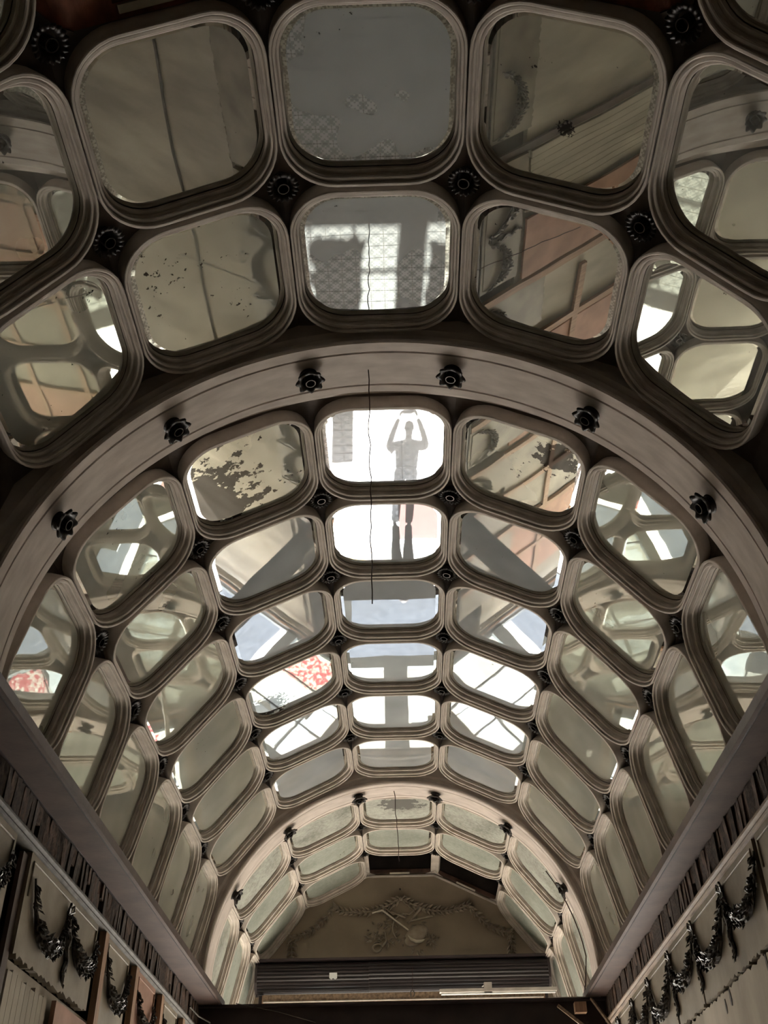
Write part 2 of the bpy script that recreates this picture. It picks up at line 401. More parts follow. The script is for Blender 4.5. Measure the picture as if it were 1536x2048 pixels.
# ---- rosettes
def cup_mesh(lobes, amp, hh_):
    prof = [(.060,-.004,0),(.060,.008,0),(.050,.014,0),(.047,.034,0),(.056,.046,.3),(.074,.056,.8),(.088,.066,1.0),(.090,.072,1.0),(.085,.077,1.0),(.076,.078,.9),(.067,.074,.7),(.058,.066,.4),(.052,.056,.1),(.048,.034,0),(.040,.022,0),(.010,.020,0)]
    b = MB(); S = lobes*6; vs = []
    for (r, h, m) in prof:
        for i in range(S):
            a = 2*math.pi*i/S; lob = math.cos(lobes*a)
            vs.append((r*(1 + amp*m*lob)*math.cos(a), r*(1 + amp*m*lob)*math.sin(a), -(h + hh_*m*lob)))
    fs = [(j*S+i, (j+1)*S+i, (j+1)*S+(i+1) % S, j*S+(i+1) % S) for j in range(len(prof)-1) for i in range(S)]
    fs.append(tuple((len(prof)-1)*S+i for i in range(S))[::-1]); b.add(vs, fs)
    return b.mesh('rosette_cup', 'soot', 40)
CUPS = {0: cup_mesh(18, .045, .005), 1: cup_mesh(8, .11, .006)}
def ring_mesh():
    c = MB(); T = 20; pr = [(.030,.018),(.034,.080),(.033,.089),(.028,.089),(.026,.084),(.025,.03)]; vs = []
    for (r, h) in pr: vs += [(r*math.cos(2*math.pi*i/T), r*math.sin(2*math.pi*i/T), -h) for i in range(T)]
    fs = [(j*T+i, (j+1)*T+i, (j+1)*T+(i+1) % T, j*T+(i+1) % T) for j in range(len(pr)-1) for i in range(T)]
    fs.append(tuple((len(pr)-1)*T+i for i in range(T))[::-1])
    c.add(vs, fs); return c.mesh('socket_ring', 'socket', 40)
RING = ring_mesh()
def rosette(kj, r, y, label, group, kind=0):
    e = empty('lamp_rosette', rad(kj, r, y), (0, kj*DA, 0))
    link('cup', CUPS[kind], e); link('socket_ring', RING, e)
    tag(e, label, 'light socket', group)
for (bay, n), y0 in ROWS.items():
    if bay == 'B' and n == 5 or bay == 'C' and n == 2: continue
    if bay == 'A' and n == 0: continue
    yj = y0 + PITCHY
    nn = n if bay != 'A' else n-1
    txt = ORD[nn] + (' crossing before front arch' if bay == 'A' else ' crossing behind front arch' if bay == 'B' else ' crossing behind rear arch')
    for s in (-1, 1):
        for j in range(3):
            if bay == 'A' and j == 2: continue
            rosette(s*(j+.5), RS/math.cos(DA/2)+.002, yj, f'dark lamp rosette, {ORD[j]} rib from crown, {SIDE[s]} side, {txt}', 'lamp rosettes between the mirrors')
for q, (y0, y1) in enumerate(ARCH):
    for s in (-1, 1):
        for j in range(3):
            rosette(s*(j+.5), 2.122, y0+.235, f'dark lamp rosette on the {("front", "rear")[q]} arch, {ORD[j]} from its top, {SIDE[s]} side', 'lamp rosettes on the arches', 1)

# ---- stripped timber edging round the missing panels
for (bay, n, k) in VOID:
    y0 = ROWS[(bay, n)]; b4 = []
    hs = RS*TH
    m = Matrix.Translation(rad(k, RS, y0+PITCHY/2)) @ Matrix.Rotation(k*DA, 4, 'Y')
    hp = PITCHY/2
    for (x0, x1, v0, v1) in ((-hs, hs, -hp, -hp+.075), (-hs, hs, hp-.075, hp), (-hs, -hs+.06, -hp+.075, hp-.075), (hs-.06, hs, -hp+.075, hp-.075)):
        if bay == 'C': x0, x1, v0, v1 = (max(x0, -hs), min(x1, hs), v0 if v0 < 0 else max(v0, hp-.04), v1)
        MB().box(x0, x1, v0, v1, -.005, .05, m).build('lath_rail', 'redwood' if bay == 'A' else ('plaster' if x1-x0 < .1 else 'timber'), ceiling)
    MB().box(-.16, .14, hp-.07, hp-.03, -.02, -.004, m).build('plaster_strip', 'pale', ceiling)
    for (sx, sy) in ((-1,-1),(1,-1),(-1,1),(1,1)):      # plaster corners left round each rosette
        cx, cy = sx*hs, sy*hp
        MB().prism([m @ Vector(p) for p in ((cx, cy, -.02), (cx-sx*.14, cy, -.02), (cx-sx*.06, cy-sy*.05, -.02), (cx, cy-sy*.13, -.02))], m.to_3x3() @ Vector((0,0,.02))).build('plaster_corner', 'shell' if bay == 'A' else 'plaster', ceiling)
        if bay == 'A' and sy == 1:
            MB().prism([m @ Vector(p) for p in ((cx-sx*.06, cy-.02, -.012), (cx-sx*.34, cy-.02, -.012), (cx-sx*.34, cy-.13, -.012), (cx-sx*.18, cy-.15, -.012), (cx-sx*.06, cy-.36, -.012))], m.to_3x3() @ Vector((0,0,.02))).build('lath_board', 'redwood', ceiling)
for i, (p, q, wd) in enumerate([((-1.2, 14.75, 6.78), (2.3, 14.75, 6.78), .06), ((-1.2, 15.3, 6.86), (2.3, 15.3, 6.86), .09), ((1.0, 14.2, 6.75), (1.72, 15.38, 6.40), .06)]):
    o = MB().bar(p, q, wd, wd).build('attic_joist', 'timber')
    tag(o, ['thin timber joist above the missing crown mirror', 'thick timber joist above the missing mirrors by tympanum', 'slanting timber strut inside the missing side mirror opening'][i], 'joist')

# ------------------------------------------------------------------ enclosure
def wallbox(name, *a, mat='wallback', label=None):
    o = MB().box(*a).build(name, mat); tag(o, label, kind='structure'); return o
wall_left = wallbox('wall_left', -2.75, -2.30, -6, 15.5, 0, 4.5, label='side wall with pine battens and plaster garlands')
wall_right = wallbox('wall_right', 2.30, 2.75, -6, 15.5, 0, 4.5, label='side wall with plaster garland panels above bare limewash')
wall_back = wallbox('wall_back', -3.4, 3.4, -6.3, -6.0, 0, 8, mat='wallplaster')
light_block = MB().box(-3.6, 3.6, -6.3, 16.0, 7.6, 7.9)  # added closed box, keeps sky light out of the missing-panel openings
for s in (-1, 1): light_block.box(min(s*3.3, s*3.6), max(s*3.3, s*3.6), -6.3, 16.0, 0, 7.7)
tag(light_block.build('light_block', 'attic'), kind='structure')
# end wall: tympanum above the opening
ew = MB().box(-3.6, 3.6, YEND, YEND+.35, 4.62, 7.7).box(-3.6, -2.16, YEND, YEND+.35, 0, 4.62).box(2.16, 3.6, YEND, YEND+.35, 0, 4.62)
wall_end = tag(ew.build('wall_end', 'tymp'), 'brown plaster tympanum wall with relief garlands', kind='structure')
for k in range(-3, 4):
    ci = 1/math.cos(DA/2); q = [rad(k-.5, 2.30*ci, YEND-.03), rad(k+.5, 2.30*ci, YEND-.03), rad(k+.5, 3.3*ci, YEND-.03), rad(k-.5, 3.3*ci, YEND-.03)]
    MB().prism(q, (0, .025, 0)).build('void_shade_plate', 'attic', wall_end)  # dark plates added so the missing-panel openings look unlit
fl = MB().box(-2.8, 2.8, -6.3, 15.9, -.2, -.006)
floor = tag(fl.build('floor', 'wallplaster'), kind='structure')
tl = MB()
for iy in range(105):
    for ix in range(22):
        x = -2.2 + ix*.2; y = -5.1 + iy*.2; g = .004; z = random.uniform(-.0008, .0008)
        tl.box(x+g, x+.2-g, y+g, y+.2-g, -.006, z)
tag(tl.build('floor_tiles', 'tile', floor), kind='stuff')
st = MB().box(-40, 40, 15.9, 60, -.3, -.04)
tag(MB().box(-40, 40, 16.9, 21.0, -.05, -.02).build('road', 'asphalt'), 'grey asphalt road strip outside the entrance', kind='structure')
tag(st.build('street_ground', 'paving'), 'sunlit pale street paving outside the entrance', kind='structure')

# ------------------------------------------------------------------ entrance screen (seen in the mirrors)
win = empty('window_1', (0, 15.72, 0)); tag(win, 'grey framed entrance screen with glazed transom lights', kind='structure')
MB().box(-.20, .20, -.06, .06, 2.68, 4.62).build('post', 'frame_grey', win)
MB().box(-2.16, 2.16, -.05, .05, 2.68, 2.90).build('transom', 'frame_grey', win)
MB().box(-2.16, 2.16, -.05, .05, 4.50, 4.62).build('head_rail', 'frame_grey', win)
for s in (-1, 1):
    MB().box(min(s*2.06, s*2.16), max(s*2.06, s*2.16), -.05, .05, 0, 4.62).build('jamb', 'frame_grey', win)
    for xb in (.82, 1.44): MB().box(s*xb-.018, s*xb+.018, -.02, .02, 2.9, 4.5).build('glazing_bar', 'frame_grey', win)
    MB().box(min(s*.2, s*2.06), max(s*.2, s*2.06), -.02, .02, 3.96, 4.0).build('glazing_bar', 'frame_grey', win)
    for (xa, xb) in ((.2, .80), (.84, 1.42), (1.46, 2.06)):
        for (za, zb) in ((2.9, 3.96), (4.0, 4.5)):
            MB().box(min(s*xa, s*xb), max(s*xa, s*xb), -.003, .003, za, zb).build('pane', 'pane', win)

# ------------------------------------------------------------------ side walls
def xs(s, a, b):                     # inner side s=-1 left, +1 right; distances a<b from the axis
    return (min(s*a, s*b), max(s*a, s*b))
BRK = []
for v in range(4):
    b = MB().box(-.045, .045, -.0365, .0365, -.1, .1, jit=.008); BRK.append(b.mesh('brick', 'brick' if v % 2 else 'brick_b'))
hb = MB().box(-.045, .045, -.034, .034, .0, .1, jit=.006).mesh('half_brick', 'brick')
HOLES = {-1: (6.0, 6.8, 7.16, 7.56, 8.42, 9.23, 10.1), 1: (6.67, 7.46, 8.31, 9.0, 9.8)}
for s, wl in ((-1, wall_left), (1, wall_right)):
    i = 0; y = 4.55
    while y < 11.9:
        hole = any(abs(y-h) < .04 for h in HOLES[s])
        o = link('brick', hb if hole else random.choice(BRK), wl)
        o.location = (s*(2.20 + random.uniform(-.009, .004)), y, 3.862); o.rotation_euler = (random.uniform(-.05, .05), random.uniform(-.04, .04), random.choice((0, math.pi)) + random.uniform(-.06, .06))
        y += .0765
    ya = 4.5
    for h in list(HOLES[s]) + [11.95]:
        yb = h - .045 if h < 11.9 else h
        MB().box(*xs(s, 2.162, 2.29), ya, yb, 3.765, 3.965).build('mortar_bed', 'brick_b', wl); ya = h + .045
    MB().box(*xs(s, 2.235, 2.29), -6, 4.5, 3.765, 3.965).build('brick_backing', 'wallback', wl)
def beam(s, lab):
    e = empty('steel_channel', (s*2.02, 3.0, 3.97)); xi = 1.90 if s < 0 else 1.94; xo = 2.14 if s < 0 else 2.16
    off = Vector((-s*2.02, -3.0, -3.97)); mt = Matrix.Translation(off)
    MB().box(*xs(s, xi, xo), -6, 11.78, 3.97, 3.985, mt).build('web', 'steel', e)
    MB().box(*xs(s, xi, xi+.012), -6, 11.78, 3.985, 4.03, mt).build('flange', 'steel', e)
    MB().box(*xs(s, xi+.026, xi+.032), -6, 11.78, 3.962, 3.970, mt).build('edge_bead', 'darksteel', e)
    MB().box(*xs(s, xo, xo+.16), -6, 11.78, 3.968, 4.02, mt).build('flange', 'darksteel', e)
    tag(e, lab, 'beam')
beam(-1, 'brown steel channel under the vault along the battened wall'); beam(1, 'brown steel channel under the vault along the swag wall')
# cornice trims
def trim(s, nm, mat, lab):
    b = MB(); z0 = 3.685
    prof = [(2.23,0),(2.150,.0),(2.138,.006),(2.132,.018),(2.138,.030),(2.146,.033),(2.140,.040),(2.128,.050),(2.126,.060),(2.132,.072),(2.15,.078),(2.23,.078)]
    b.prism([(s*x, -6, z0+z) for x, z in prof], (0, 17.9, 0))
    tag(b.build(nm, mat, smooth=30), lab, kind='structure')
trim(-1, 'trim_3', 'pipe', 'grey moulded rail above the battened garland panels')
trim(1, 'trim_4', 'palewood', 'pale worn wooden rail above the garland panels')

def ragged(y0, y1, ztop, zb, amp, rng):
    pts = [(y0, ztop), (y1, ztop)]; y = y1
    while y > y0 + .03:
        pts.append((y, zb + rng.uniform(-amp, amp))); y -= rng.uniform(.015, .05)
    pts.append((y0, zb + rng.uniform(-amp, amp)))
    return pts
def panel(s, y0, y1, wl, mat='wallplaster', ztop=3.685, zb=3.11, amp=.016, frame=True):
    rng = random.Random(int(y0*100)+s)
    p = ragged(y0, y1, ztop, zb, amp, rng)
    MB().prism([(s*2.152, y, z) for y, z in p], (s*.05, 0, 0)).build('plaster_panel', mat, wl)
    if frame:
        b = MB(); x = 2.149; za = ztop-.045
        b.tube([(s*x, y0+.05, za-.20), (s*x, y0+.05, za), (s*x, y1-.05, za), (s*x, y1-.05, za-.16)], .007, 6)
        b.build('panel_moulding', mat, wl, smooth=40)
# left: panels, slots, battens
LP = [(3.6, 5.70), (5.99, 7.57), (7.84, 8.57), (8.87, 9.58), (9.90, 10.6), (10.9, 11.6), (11.9, 12.6), (12.9, 13.6), (13.9, 14.6)]
for i, (a, b_) in enumerate(LP):
    panel(-1, a, b_, wall_left, mat='wallplaster' if i != 3 else 'pinkboard', zb=3.11 if i < 2 else 2.6)
for y in (7.71, 8.73, 9.76, 10.78, 11.78, 12.78, 13.78):
    MB().box(-2.175, -2.128, y, y+.10, 0.0, 3.684).build('batten', 'batten', wall_left)
MB().box(-2.20, -2.172, 5.90, 5.985, 0.0, 3.66).build('batten', 'steel', wall_left)
for i in range(9):
    y = 6.02 + i*.085
    MB().box(-2.20, -2.172, y, y+.08, .0, 3.03 + random.uniform(-.02, .02)).build('board', 'limewash', wall_left)
MB().box(-2.165, -2.135, 6.85, 7.66, .0, 3.04).build('board', 'pinkboard', wall_left)
MB().box(-2.26, -2.205, -6, 15.4, 0, 3.1).build('lower_lining', 'limewash', wall_left)
MB().box(-2.175, -2.13, 8.0, 15.3, 1.9, 2.0).build('batten', 'batten', wall_left)
MB().box(-2.175, -2.13, 8.0, 15.3, .9, 1.0).build('batten', 'batten', wall_left)
for i, (a, b_) in enumerate([(8.9, 10.7), (10.9, 12.7), (12.9, 14.7)]):
    MB().box(-2.19, -2.16, a, b_, .1, 2.9).build('board', 'pinkboard' if i % 2 == 0 else 'wallplaster', wall_left)
# right
RP = [(3.6, 5.98), (6.05, 6.80), (6.86, 7.66), (7.76, 8.50), (8.62, 9.42), (9.52, 10.2), (10.3, 11.0), (11.1, 11.8)]
for i, (a, b_) in enumerate(RP): panel(1, a, b_ + (.06 if i else 0), wall_right, zb=3.12, amp=.012)
MB().box(2.21, 2.27, -6, 15.4, 0, 3.2).build('lower_lining', 'limewash', wall_right)
MB().prism([(2.168, y, z) for y, z in ragged(4.0, 15.2, .0, 3.1, .015, random.Random(3))], (.045, 0, 0)).build('limewash_coat', 'limewash', wall_right)
for i in range(14):
    y = random.uniform(6.2, 9.5); z = random.uniform(2.75, 3.06); L = random.uniform(.02, .06)
    MB().prism([(2.167, y + L*.3*math.cos(t), z + L*math.sin(t)) for t in [k*math.pi/3 + random.uniform(-.2, .2) for k in range(6)]], (-.003, 0, 0)).build('peeled_chip', 'garland', wall_right)

tag(MB().tube([(2.150, 4.4 + i*.6, 2.27 + .03*math.sin(i*1.7)) for i in range(10)], .014, 8).build('conduit', 'pipe', smooth=50), 'thin grey conduit running along the limewashed swag wall', 'conduit')
# ---- garland swags on the walls
def swag_mesh(s, w_, dip, rng, mat='garland', dens=46):
    """leafy swag hanging between (0) and (w_) along +y, local x = into room is -s"""
    b = MB(); nrm = Vector((-s, 0, 0))
    pts = []
    for i in range(25):
        t = i/24; pts.append(Vector((-s*(.010 + .02*math.sin(math.pi*t)), w_*t, -dip*(1-abs(2*t-1)**2.8) + rng.uniform(-.006, .006))))
    rad_ = [.007 + .036*max(0, math.sin(math.pi*i/24))**2 for i in range(25)]
    b.tube(pts, rad_, 7)
    for i in range(dens*4):
        t = rng.random(); k = min(23, int(t*24)); p = pts[k].lerp(pts[k+1], t*24-k); d = (pts[k+1]-pts[k]).normalized()*(1 if t < .5 else -1)
        th = rad_[k]*rng.uniform(.8, 1.25); a = rng.uniform(-1.5, 1.5); sd = d.cross(nrm)
        q = p + nrm*th*math.cos(a)*.9 + sd*th*math.sin(a)
        b.leaf(q, d + (nrm*math.cos(a) + sd*math.sin(a))*rng.uniform(.2, .8), nrm*math.cos(a) + sd*math.sin(a), rng.uniform(.035, .06), rng.uniform(.018, .03), rng.uniform(.15, .5))
    for i in range(14):
        t = rng.uniform(.12, .88); k = int(t*24); p = pts[k]
        b.ell(p + Vector((-s*.034, rng.uniform(-.02, .02), rng.uniform(-.025, .025))), .013, .013, .013, nu=7, nv=5)
    return b.mesh('leaf_swag', mat)
def drop_mesh(s, L, rng, mat='garland'):
    b = MB(); nrm = Vector((-s, 0, 0)); n = 12
    pts = [Vector((-s*.012, .022*math.sin(i*1.1), -L*i/n)) for i in range(n+1)]
    b.tube(pts, [.010 + .012*math.sin(math.pi*(i/n)**.7) for i in range(n+1)], 6)
    for i in range(44):
        t = rng.random()**.8; p = Vector((-s*.012, .018*math.sin(t*n*1.1), -L*t))
        b.leaf(p, (-s*rng.uniform(0, .4), rng.uniform(-.7, .7), -1), nrm, rng.uniform(.03, .05), .02, rng.uniform(.1, .4))
    return b.mesh('hanging_drop', mat)
def ribbon_mesh(s, rng, mat='garland'):
    b = MB(); 
    for q in (-1, 1):
        b.tube([(-s*.01, 0, 0), (-s*.03, q*.035, .03), (-s*.03, q*.05, .0), (-s*.015, q*.01, -.02)], .009, 6)
        b.tube([(-s*.01, q*.01, -.01), (-s*.02, q*.03, -.08), (-s*.014, q*.016, -.15), (-s*.02, q*.035, -.22)], [.009, .010, .008, .004], 6)
    b.ell((-s*.018, 0, 0), .016, .02, .02, nu=8, nv=5)
    return b.mesh('ribbon_bow', mat)
rg = random.Random(21)
SW = {s: [swag_mesh(s, .72, .25, rg), swag_mesh(s, .72, .30, rg)] for s in (-1, 1)}
DR = {s: drop_mesh(s, .30, rg) for s in (-1, 1)}; RB = {s: ribbon_mesh(s, rg) for s in (-1, 1)}
def garland(s, y0, wd, z, lab, drop=True, ribbon=True, v=0, dropy=None, group='garlands on the side walls'):
    e = empty('garland', (s*2.152, y0, z))
    o = link('leaf_swag', SW[s][v], e); o.scale = (1, wd/.72, 1)
    if drop:
        o = link('hanging_drop', DR[s], e); o.location = (0, wd if dropy is None else dropy, -.10)
    if ribbon:
        o = link('ribbon_bow', RB[s], e); o.location = (0, wd, .02)
    tag(e, lab, 'garland', group)
garland(-1, 4.95, .72, 3.58, 'dark leafy swag beside the widest gap of battened wall', drop=False, ribbon=False)
garland(-1, 6.10, .72, 3.56, 'dark leafy swag with hanging drop above pale boards on battened wall', v=1, dropy=.80)
garland(-1, 6.90, .66, 3.58, 'dark leafy swag ending at first pine batten', v=0, drop=False, ribbon=False)
garland(-1, 7.87, .66, 3.58, 'dark leafy swag between first and second pine battens', v=1, drop=False, ribbon=False)
garland(-1, 8.90, .64, 3.54, 'dark leafy swag between second and third pine battens', v=0, drop=False, ribbon=False)
garland(-1, 9.94, .62, 3.56, 'dark leafy swag between third and fourth pine battens', v=1, drop=False, ribbon=False)
garland(-1, 10.95, .6, 3.56, 'dark leafy swag by the cross beam on battened wall', v=0, drop=False, ribbon=False)
for i, (a, wd) in enumerate([(6.02, .78), (6.86, .83), (7.74, .78), (8.58, .82), (9.50, .70), (10.28, .72)]):
    garland(1, a, wd, 3.60, f'dark leafy swag with ribbon and drop, {ORD[i]} of those left on swag wall', v=i % 2, drop=True)

# ------------------------------------------------------------------ tympanum relief
YT = YEND
nT = Vector((0, -1, 0))
def leaf_chain(pts, rng, n, L, mat, name, parent, ends=True):
    b = MB(); P = [Vector(p) for p in pts]
    b.tube(P, .012, 6)
    tot = len(P)-1
    for i in range(n):
        t = (i+.5)/n*tot; k = min(tot-1, int(t)); p = P[k].lerp(P[k+1], t-k); d = (P[k+1]-P[k]).normalized()
        sd = d.cross(nT)
        for q in (-1, 1):
            b.leaf(p + nT*.006, d + sd*q*rng.uniform(.6, 1.0), nT, L*rng.uniform(.8, 1.15), L*.42, .42)
        b.leaf(p + nT*.012, d + sd*rng.uniform(-.3, .3), nT, L*.8, L*.4, .5)
    return b.build(name, mat, parent)
def cat_pts(a, b, dip, n=14):
    a = Vector(a); b = Vector(b)
    return [a.lerp(b, i/n) + Vector((0, 0, -dip*(1-(2*i/n-1)**2))) for i in range(n+1)]
rt_ = random.Random(5)
y_ = YT - .012
top = Vector((0.0, y_, 6.17)); rings = {-1: Vector((-1.0, y_, 6.05)), 1: Vector((1.0, y_, 6.05))}; outs = {-1: Vector((-1.61, y_, 5.63)), 1: Vector((1.59, y_, 5.65))}
for s in (-1, 1):
    o = empty('relief_garland', rings[s]); base = -rings[s]
    def loc(p, b=base): return Vector(p) + b
    leaf_chain([loc(p) for p in cat_pts(top, rings[s], .13)], rt_, 15, .115, 'relief', 'inner_swag', o)
    leaf_chain([loc(p) for p in cat_pts(rings[s], outs[s], .10)], rt_, 10, .11, 'relief', 'outer_swag', o)
    leaf_chain([loc(outs[s]), loc(outs[s] + Vector((0, 0, -.17))), loc(outs[s] + Vector((-.01*s, 0, -.33)))], rt_, 5, .12, 'relief', 'end_drop', o)
    for nm, c in (('ring_knob', rings[s]), ('ring_knob', outs[s])):
        k = MB(); cc = loc(c)
        k.tube([cc + Vector((.035*math.cos(a), -.012, .035*math.sin(a))) for a in [i*math.pi/6 for i in range(13)]], .010, 6, False)
        k.ell(cc + Vector((0, -.012, 0)), .018, .02, .018, nu=8, nv=5); k.build(nm, 'relief', o, smooth=50)
    tag(o, 'plaster leaf garland in relief on tympanum, half towards ' + SIDE[s], 'garland', 'tympanum garlands')
tr = empty('musical_trophy', (0, YT, 5.78)); T0 = Vector((0, -YT, -5.78))
def tp(x, z, d=.02): return Vector((x, YT-d, z)) + T0
b = MB()
for s in (-1, 1):                              # bow and ribbon loops at the top
    b.tube([tp(0, 6.15, .03), tp(s*.06, 6.19, .05), tp(s*.11, 6.16, .04), tp(s*.05, 6.12, .03), tp(0, 6.14, .03)], .012, 6)
    b.tube([tp(s*.02, 6.12), tp(s*.13, 6.04, .03), tp(s*.22, 5.95, .02), tp(s*.30, 5.99, .03), tp(s*.24, 6.03, .03), tp(s*.12, 5.93, .03), tp(s*.02, 5.95, .03)], .011, 6)
b.ell(tp(0, 6.15, .04), .03, .03, .03, nu=8, nv=6); b.build('ribbon', 'relief', tr, smooth=50)
b = MB()                                       # lute body with a pale rim
mm = Matrix.Rotation(R(-38), 3, 'Y')
b.ell(tp(.21, 5.64, .0), .20, .06, .125, mm, 18, 10); b.build('lute_body', 'relief', tr, smooth=60)
b = MB(); b.tube([tp(.09, 5.63, .05), tp(.14, 5.57, .065), tp(.21, 5.535, .065), tp(.29, 5.545, .055), tp(.33, 5.57, .04)], [.008, .022, .028, .022, .008], 8); b.build('lute_rim', 'pale', tr, smooth=60)
b = MB(); b.bar(tp(.10, 5.70, .05), tp(-.28, 5.99, .045), .02, .03, (0,1,0)); b.bar(tp(-.28, 5.99, .045), tp(-.43, 5.955, .045), .02, .02, (0,1,0)); b.build('lute_neck', 'pale', tr)
for (p, q, nm) in (((.10, 5.80), (.30, 6.02), 'flute'), ((.08, 5.82), (.46, 5.90), 'flute'), ((-.15, 5.97), (.06, 5.88), 'bow_stick')):
    MB().tube([tp(*p, .04), tp(*q, .04)], [.011, .017], 8).build(nm, 'relief', tr, smooth=60)
b = MB(); b.tube([tp(.02+.15*math.cos(a), 5.74+.19*math.sin(a), .03) for a in [R(70+i*16) for i in range(11)]], .012, 6); b.build('horn', 'relief', tr, smooth=50)
b = MB(); b.tube([tp(-.36+.075*math.cos(a)*(1-i*.03), 5.46+.06*math.sin(a)*(1-i*.03), .035) for i, a in enumerate([R(40+i*30) for i in range(12)])], .016, 7)
b.tube([tp(-.29, 5.48, .03), tp(-.22, 5.57, .03), tp(-.25, 5.70, .03)], [.016, .012, .008], 7); b.build('scroll', 'relief', tr, smooth=50)
b = MB()
for i in range(110):
    cxz = rt_.choice([(-.33, 5.72, .18), (-.20, 5.58, .16), (-.40, 5.60, .10), (.42, 5.55, .10), (.20, 5.45, .10), (.0, 5.62, .15), (-.12, 5.80, .12), (.18, 5.83, .14), (-.25, 5.86, .12)])
    a = rt_.uniform(0, 6.28); r_ = rt_.random()*cxz[2]
    b.leaf(tp(cxz[0]+r_*math.cos(a), cxz[1]+r_*math.sin(a)*.7, .012), (math.cos(a), 0, math.sin(a)), nT, rt_.uniform(.05, .09), .034, .35)
tag(b.build('leaf_spray', 'relief', tr), kind='stuff')
tag(tr, 'plaster trophy of lute, flutes and leaves in relief at tympanum centre', 'relief')
tag(MB().tube([(-.01, YT+.002, 6.30), (-.01, YT-.03, 6.30)], .012, 8).build('wall_plug', 'soot'), 'small black plug above the trophy on the tympanum', 'plug')
# edge line of the tympanum
b = MB(); ci = 1/math.cos(DA/2)
pp = [rad(k, (RG-.035)*ci, YT-.018) for k in (-2.5, -1.5, -.5, .5, 1.5, 2.5)]
for p, q in zip(pp[:-1], pp[1:]): b.bar(p, q, .022, .03, (0,1,0))
tag(b.build('trim_5', 'plaster'), kind='structure')
for (x, z, y, lab) in ((-1.52, 5.31, YT-.004, 'white notched sticker at foot of the tympanum garland'), (-.965, 5.005, 15.055, 'white notched sticker on the rolled shutter')):
    o = MB().prism([(x+dx*.055, y, z+dz*.045) for dx, dz in ((-1,-.5),(-1,1),(1,1),(1,-.6),(.5,-1),(0,-.6),(-.5,-1))], (0, -.003, 0)).build('sticker', 'sticker')
    tag(o, lab, 'sticker')

# ------------------------------------------------------------------ rolled shutter, rail, lamp, cross beam
sh_ = empty('roller_shutter', (0, 15.27, 5.03)); S0 = Vector((0, -15.27, -5.03))
NS = 14
for i in range(NS):
    a0 = R(95 + i*(190/NS)); a1 = R(95 + (i+1)*(190/NS)); p = []
    for t, rr in ((0, .196), (.15, .205), (.5, .214), (.85, .205), (1, .196)):
        a = a0 + (a1-a0)*t; p.append((rr*math.cos(a), rr*math.sin(a)))
    p += [(.18*math.cos(a1), .18*math.sin(a1)), (.18*math.cos(a0), .18*math.sin(a0))]
    for (xa, xb) in ((-2.03, -.47), (-.468, 2.03)):
        dz = .0 if xa < -1 else .006
        MB().prism([(xa, q[0], q[1]+dz) for q in p], (xb-xa, 0, 0)).build('slat', 'shutter', sh_, smooth=25)
for xx in (-2.06, 2.03): MB().prism([(xx, .235*math.cos(a), .235*math.sin(a)) for a in [i*math.pi/8 for i in range(16)]], (.03, 0, 0)).build('end_plate', 'darksteel', sh_)
MB().box(-2.04, 2.04, -.23, .20, .19, .215).build('hood', 'darksteel', sh_)
tag(sh_, 'dark rolled-up shutter spanning below the tympanum', 'shutter')
rl = empty('shutter_rail', (0, 15.12, 4.74))
MB().box(-1.93, 1.93, -.035, .035, -.045, .045).build('rail', 'palewood', rl); MB().box(-1.93, 1.93, -.05, -.036, -.055, -.043).build('lip', 'lampwhite', rl)
tag(rl, 'pale brown rail below the rolled shutter', 'rail')
for s, (xx, lab) in enumerate([(-1.97, 'dark upright shutter guide, battened wall end'), (1.97, 'dark upright shutter guide, swag wall end')]):
    e = empty('shutter_guide', (xx, 15.2, 0)); MB().box(-.03, .03, -.05, .05, 0, 4.79).build('channel', 'darksteel', e)
    MB().box(-.012 - .03*(1 if xx > 0 else -1), .012 - .03*(1 if xx > 0 else -1), -.07, -.05, 0, 4.79).build('edge', 'batten', e); tag(e, lab, 'guide')
tu = empty('tube_light', (1.1, 14.2, 4.60))
MB().box(-.62, .90, -.04, .04, -.02, .02).build('body', 'lampwhite', tu); MB().tube([(-.6, 0, -.035), (.88, 0, -.035)], .013, 8).build('tube', 'sticker', tu, smooth=50)
MB().box(-.04, .06, -.05, .05, -.02, .09).build('bracket', 'lampwhite', tu); MB().tube([(.0, 0, .08), (.0, .95, .25)], .008, 6).build('arm', 'lampwhite', tu)
tag(tu, 'thin unlit tube light on a bracket behind the cross beam', 'light')
cb = empty('cross_beam', (0, 11.70, 3.80)); 
MB().box(-2.29, 2.29, -.10, .10, .145, .165).build('flange', 'darksteel', cb); MB().box(-2.29, 2.29, -.10, .10, -.165, -.145).build('flange', 'darksteel', cb)
MB().box(-2.29, 2.29, -.012, .012, -.145, .145).build('web', 'darksteel', cb)
MB().box(1.55, 2.1, -.095, .0, .166, .174).build('paint_streak', 'lampwhite', cb)
tag(cb, 'dark steel beam crossing the passage under the rear arch', 'beam')
hk = empty('hook', (.13, 14.98, 4.70))
MB().tube([(.028*math.cos(a), 0, .04+.04*math.sin(a)) for a in [R(-60+i*30) for i in range(11)]], .008, 7).build('hook_link', 'pipe', hk, smooth=50)
MB().tube([(0, 0, .08), (.01, 0, .38)], .004, 5).build('wire', 'cable', hk)
tag(hk, 'small metal hook hanging on a wire before the rolled shutter', 'hook')
